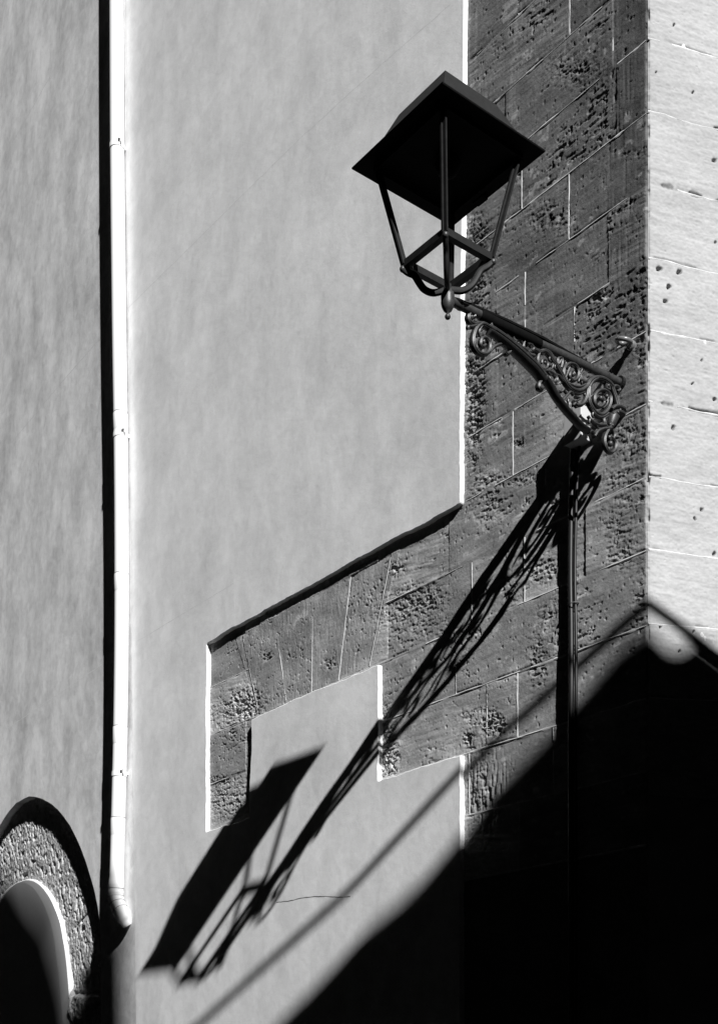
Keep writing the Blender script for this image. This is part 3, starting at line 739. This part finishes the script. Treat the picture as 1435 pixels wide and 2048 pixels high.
scroll(bk, Z5([(640,1395),(680,1335),(750,1305),(830,1300)]), .010, (.8,1)); scroll(bk, Z5([(570,1345),(610,1330),(640,1365)]), .009, (.8,.8))
scroll(bk, Z5([(800,1320),(762,1400),(760,1480),(790,1555),(840,1590),(885,1545),(888,1470),(850,1415),(815,1400),(830,1440)]), .010, (1,.8))
scroll(bk, Z5([(865,1310),(880,1380),(865,1420)]), .008, (1,.8)); bk.ball(bp(*Z5([(835,1480)])[0]), .015)
bk.bar(bp(*Z4b([(1230,1130)])[0]), bp(*Z4b([(1240,1130)])[0])-nA*.06, .03, .03)
bk.build('back_scroll', M['castiron'], ln)
# plates against the wall
k = MB(); pw = WA.hit(1262, 800); tz_ = WA.tz(1258, 800); 
k.tube([Rt+nA*.02, Rt-nA*.03], .03, 18); 
k.build('wall_plate', M['iron'], ln, False)

# ------------------------------------------------------------------ eye bolt
eyw = WA.hit(1262, 691); eo = empty('eye_bolt', eyw)
tag(eo, 'small shiny metal eye bolt fixed in the dark stone just above the bracket root', 'eye bolt')
k = MB(); k.lathe(eyw, [(.0,.012),(.020,.012),(.024,.008),(.024,-.02)], 16, nA); k.build('washer', M['steel'], eo)
k = MB(); k.tube([eyw - nA*.02, eyw + nA*.03], .014, 12); k.build('shank', M['steel'], eo)
cr = eyw + nA*.058; k = MB(); ax1 = nA; ax2 = unit(dA*.95+np.array([0,0,.30]))
k.tube([cr + ax1*math.cos(a)*.034 + ax2*math.sin(a)*.034 for a in np.linspace(0, 2*math.pi, 25)], .0115, 10, cap=False); k.build('ring', M['steel'], eo)

# ------------------------------------------------------------------ junction box and cables on the wall
tb_, zb_ = WA.tz(1146, 850, .075); jb = empty('junction_box', WA.pos(tb_, zb_-.09, 0))
tag(jb, 'pale electrical junction box on the dark stone partly hidden behind the scrolled bracket', 'junction box')
o_ = mesh_obj('casing', MB().box(WA.pos(tb_, zb_, .036), dA, nA, (0,0,1), .055, .040, .085).v, [(0,1,3,2),(4,6,7,5),(0,4,5,1),(2,3,7,6),(0,2,6,4),(1,5,7,3)], M['box'], jb)
bv = o_.modifiers.new('b', 'BEVEL'); bv.width = .004; bv.segments = 2
o_ = mesh_obj('cover', MB().box(WA.pos(tb_, zb_, .080), dA, nA, (0,0,1), .058, .0045, .088).v, [(0,1,3,2),(4,6,7,5),(0,4,5,1),(2,3,7,6),(0,2,6,4),(1,5,7,3)], M['box'], jb)
bv = o_.modifiers.new('b', 'BEVEL'); bv.width = .003; bv.segments = 2
for i, (u_, st, r, lab) in enumerate([(1141, .016, .0145, 'thick dark conduit on the stone wall, left of the thin cable'), (1150.5, .015, .0085, 'thin dark cable on the stone wall, right of the thick conduit')]):
    pts = []
    for v, du in ((880,8),(960,3),(1050,0),(1150,-1.5),(1250,.5),(1350,1.0),(1420,0),(1500,-1),(1600,0),(1750,0)):
        pts.append(WA.hit(u_+du*(1 if i else .6), v, st + (.002*math.sin(v*.02+i) if v > 900 else 0) + .010*max(0, (v-1050)/500)))
    last = pts[-1].copy(); last[2] = GROUND; k = MB(); k.tube(catmull(pts, 5)+[last], r, 10); c_ = k.build('wall_conduit' if i == 0 else 'wall_cable', M['cable'], None)
    tag(c_, lab, 'conduit' if i == 0 else 'cable')
cl = empty('cable_clip', WA.hit(1147, 1208)); tag(cl, 'small metal clip strapping the conduit and cable to the stone wall', 'cable clip')
p = WA.hit(1146, 1208, .019); k = MB(); k.tube([p + dA*.030*math.cos(a) + nA*.020*math.sin(a) for a in np.linspace(0, 2*math.pi, 21)], .003, 6, cap=False); k.build('strap', M['rust'], cl)
k = MB(); k.bar(p-nA*.018, p-nA*.05, .008, .008); k.build('peg', M['rust'], cl)

# ------------------------------------------------------------------ across the street (casts the shadows)
def sunpt(P, yo): return P + S*((yo-P[1])/S[1])
YO = -6.0
oi = -RL+.03
UPA, UPB = 20, 15
YT = -2.0
hump = [sunpt(WL.hit(u, v, -.06), YT) for u, v in ((-60,1700),(0,1745),(30,1766),(60,1790),(85,1815),(100,1838))] + [sunpt(WL.hit(u, v, oi), YT) for u, v in ((107,1856),(121,1912),(132,1968),(142,2040))]
stack = [sunpt(WL.hit(u, v), YT) for u, v in ((180,2100),(190,1850),(225,1846),(250,1868),(254,2100),(270,2130))]
mainA = [sunpt(p, YO) for p in [WA.hit(u, v-UPA, TP) for u, v in ((585,2034),(639,1984),(685,1934),(739,1871),(771,1844),(839,1789),(890,1728))] + [WA.hit(u, v-UPA) for u, v in ((940,1668),(993,1592),(1049,1538),(1098,1489),(1153,1419),(1183,1389),(1224,1340),(1254,1302),(1293,1265))]]
mainB = [sunpt(WB.hit(u, v-UPB), YO) for u, v in ((1300,1270),(1321,1296),(1336,1311),(1350,1313),(1366,1309),(1388,1292),(1400,1299),(1435,1325),(1500,1375))]
def mono(P):
    P = [(p[0], p[2]) for p in P]; out = [P[0]]
    for p in P[1:]: out.append((max(p[0], out[-1][0]+.004), p[1]))
    return out
def facade(name, label, prof, y, cat, part):
    oh = empty(name, (prof[0][0]+5, y, GROUND)); tag(oh, label, cat)
    n = len(prof); V = [(x, y, z) for x, z in prof]+[(x, y-.25, z) for x, z in prof]; V += [(prof[0][0], y, GROUND),(prof[-1][0], y, GROUND),(prof[0][0], y-.25, GROUND),(prof[-1][0], y-.25, GROUND)]
    Fc = [tuple([2*n]+list(range(n))+[2*n+1]), tuple([2*n+2]+list(range(n, 2*n))+[2*n+3])]+[(i, i+1, n+i+1, n+i) for i in range(n-1)]
    mesh_obj(part, V, Fc, M['house'], oh); return oh
pm = mono(mainA+mainB); pm = [(pm[0][0]-30, pm[0][1]-1.5), (pm[0][0]-2, pm[0][1]-.35)] + pm + [(pm[-1][0]+8, pm[-1][1]), (60, pm[-1][1])]
oh = facade('opposite_house', 'dark house across the street whose roofline throws the big shadow', pm, YO, 'house', 'gable_wall')
k = MB(); k.box((10,YO-2.3,2.6), (1,0,0), (0,1,0), (0,0,1), 30, 2.0, 4.2); k.build('house_body', M['house'], oh, False)
pt = mono(hump+stack); pt = [(-16, pt[0][1]+1.5), (pt[0][0]-1, pt[0][1]+.8)] + pt
print('PROFILE', [tuple(round(float(a), 2) for a in p) for p in pt], pm)
facade('opposite_tower', 'dark tall neighbour house shading the blind arch at the left', pt, YT, 'house', 'tower_wall')
# overhead cable
w1 = sunpt(WA.hit(1297,1205), 1.0); w2 = sunpt(WA.hit(1000,1470), 1.0); w3 = sunpt(WA.hit(700,1780,TP), 1.0); w4 = sunpt(WA.hit(400,2048,TP), 1.0); w0 = sunpt(WB.hit(1435,1312), 1.0)
pts = [w0+(w0-w1)*12, w0, w1, w2, w3, w4, w4+(w4-w3)*14]
k = MB(); k.tube(pts, .028, 8); tag(k.build('overhead_cable', M['cable']), 'black overhead cable spanning the street in front of the building', 'cable')

# ground
g = MB(); g.add([(-200,-200,GROUND),(200,-200,GROUND),(200,200,GROUND),(-200,200,GROUND)], [(0,1,2,3)]); tag(g.build('ground', M['ground'], None, False), kind='structure')

# ------------------------------------------------------------------ light, sky, camera
sd = bpy.data.lights.new('sun', 'SUN'); sd.energy = 5.0; sd.angle = math.radians(.53); sd.color = (1, 1, 1)
so = bpy.data.objects.new('sun', sd); col.objects.link(so); so.rotation_euler = Vector(S).to_track_quat('Z', 'Y').to_euler()
w = bpy.data.worlds.new('World'); sc.world = w; w.use_nodes = True; nt = w.node_tree; nt.nodes.clear()
sky = nt.nodes.new('ShaderNodeTexSky'); sky.sky_type = 'NISHITA'; sky.sun_disc = False
sky.sun_elevation = math.asin(S[2]); sky.sun_rotation = math.atan2(S[0], S[1])
bw = nt.nodes.new('ShaderNodeRGBToBW'); bg = nt.nodes.new('ShaderNodeBackground'); ou = nt.nodes.new('ShaderNodeOutputWorld')
nt.links.new(sky.outputs[0], bw.inputs[0]); nt.links.new(bw.outputs[0], bg.inputs[0]); nt.links.new(bg.outputs[0], ou.inputs[0]); bg.inputs[1].default_value = 0.0006
cd = bpy.data.cameras.new('camera'); cam = bpy.data.objects.new('camera', cd); col.objects.link(cam)
cam.location = (0,0,0); cam.rotation_euler = (math.radians(90), 0, 0)
cd.sensor_fit = 'HORIZONTAL'; cd.sensor_width = 36; cd.lens = F/1435*36
MX = 1435.0
cd.shift_x = 0; cd.shift_y = (HZ-1024)/MX; cd.clip_start = .05; cd.clip_end = 1000
sc.camera = cam
sc.view_settings.view_transform = 'Standard'; sc.view_settings.look = 'None'; sc.view_settings.exposure = .5; sc.view_settings.gamma = 1
sc.cycles.max_bounces = 6
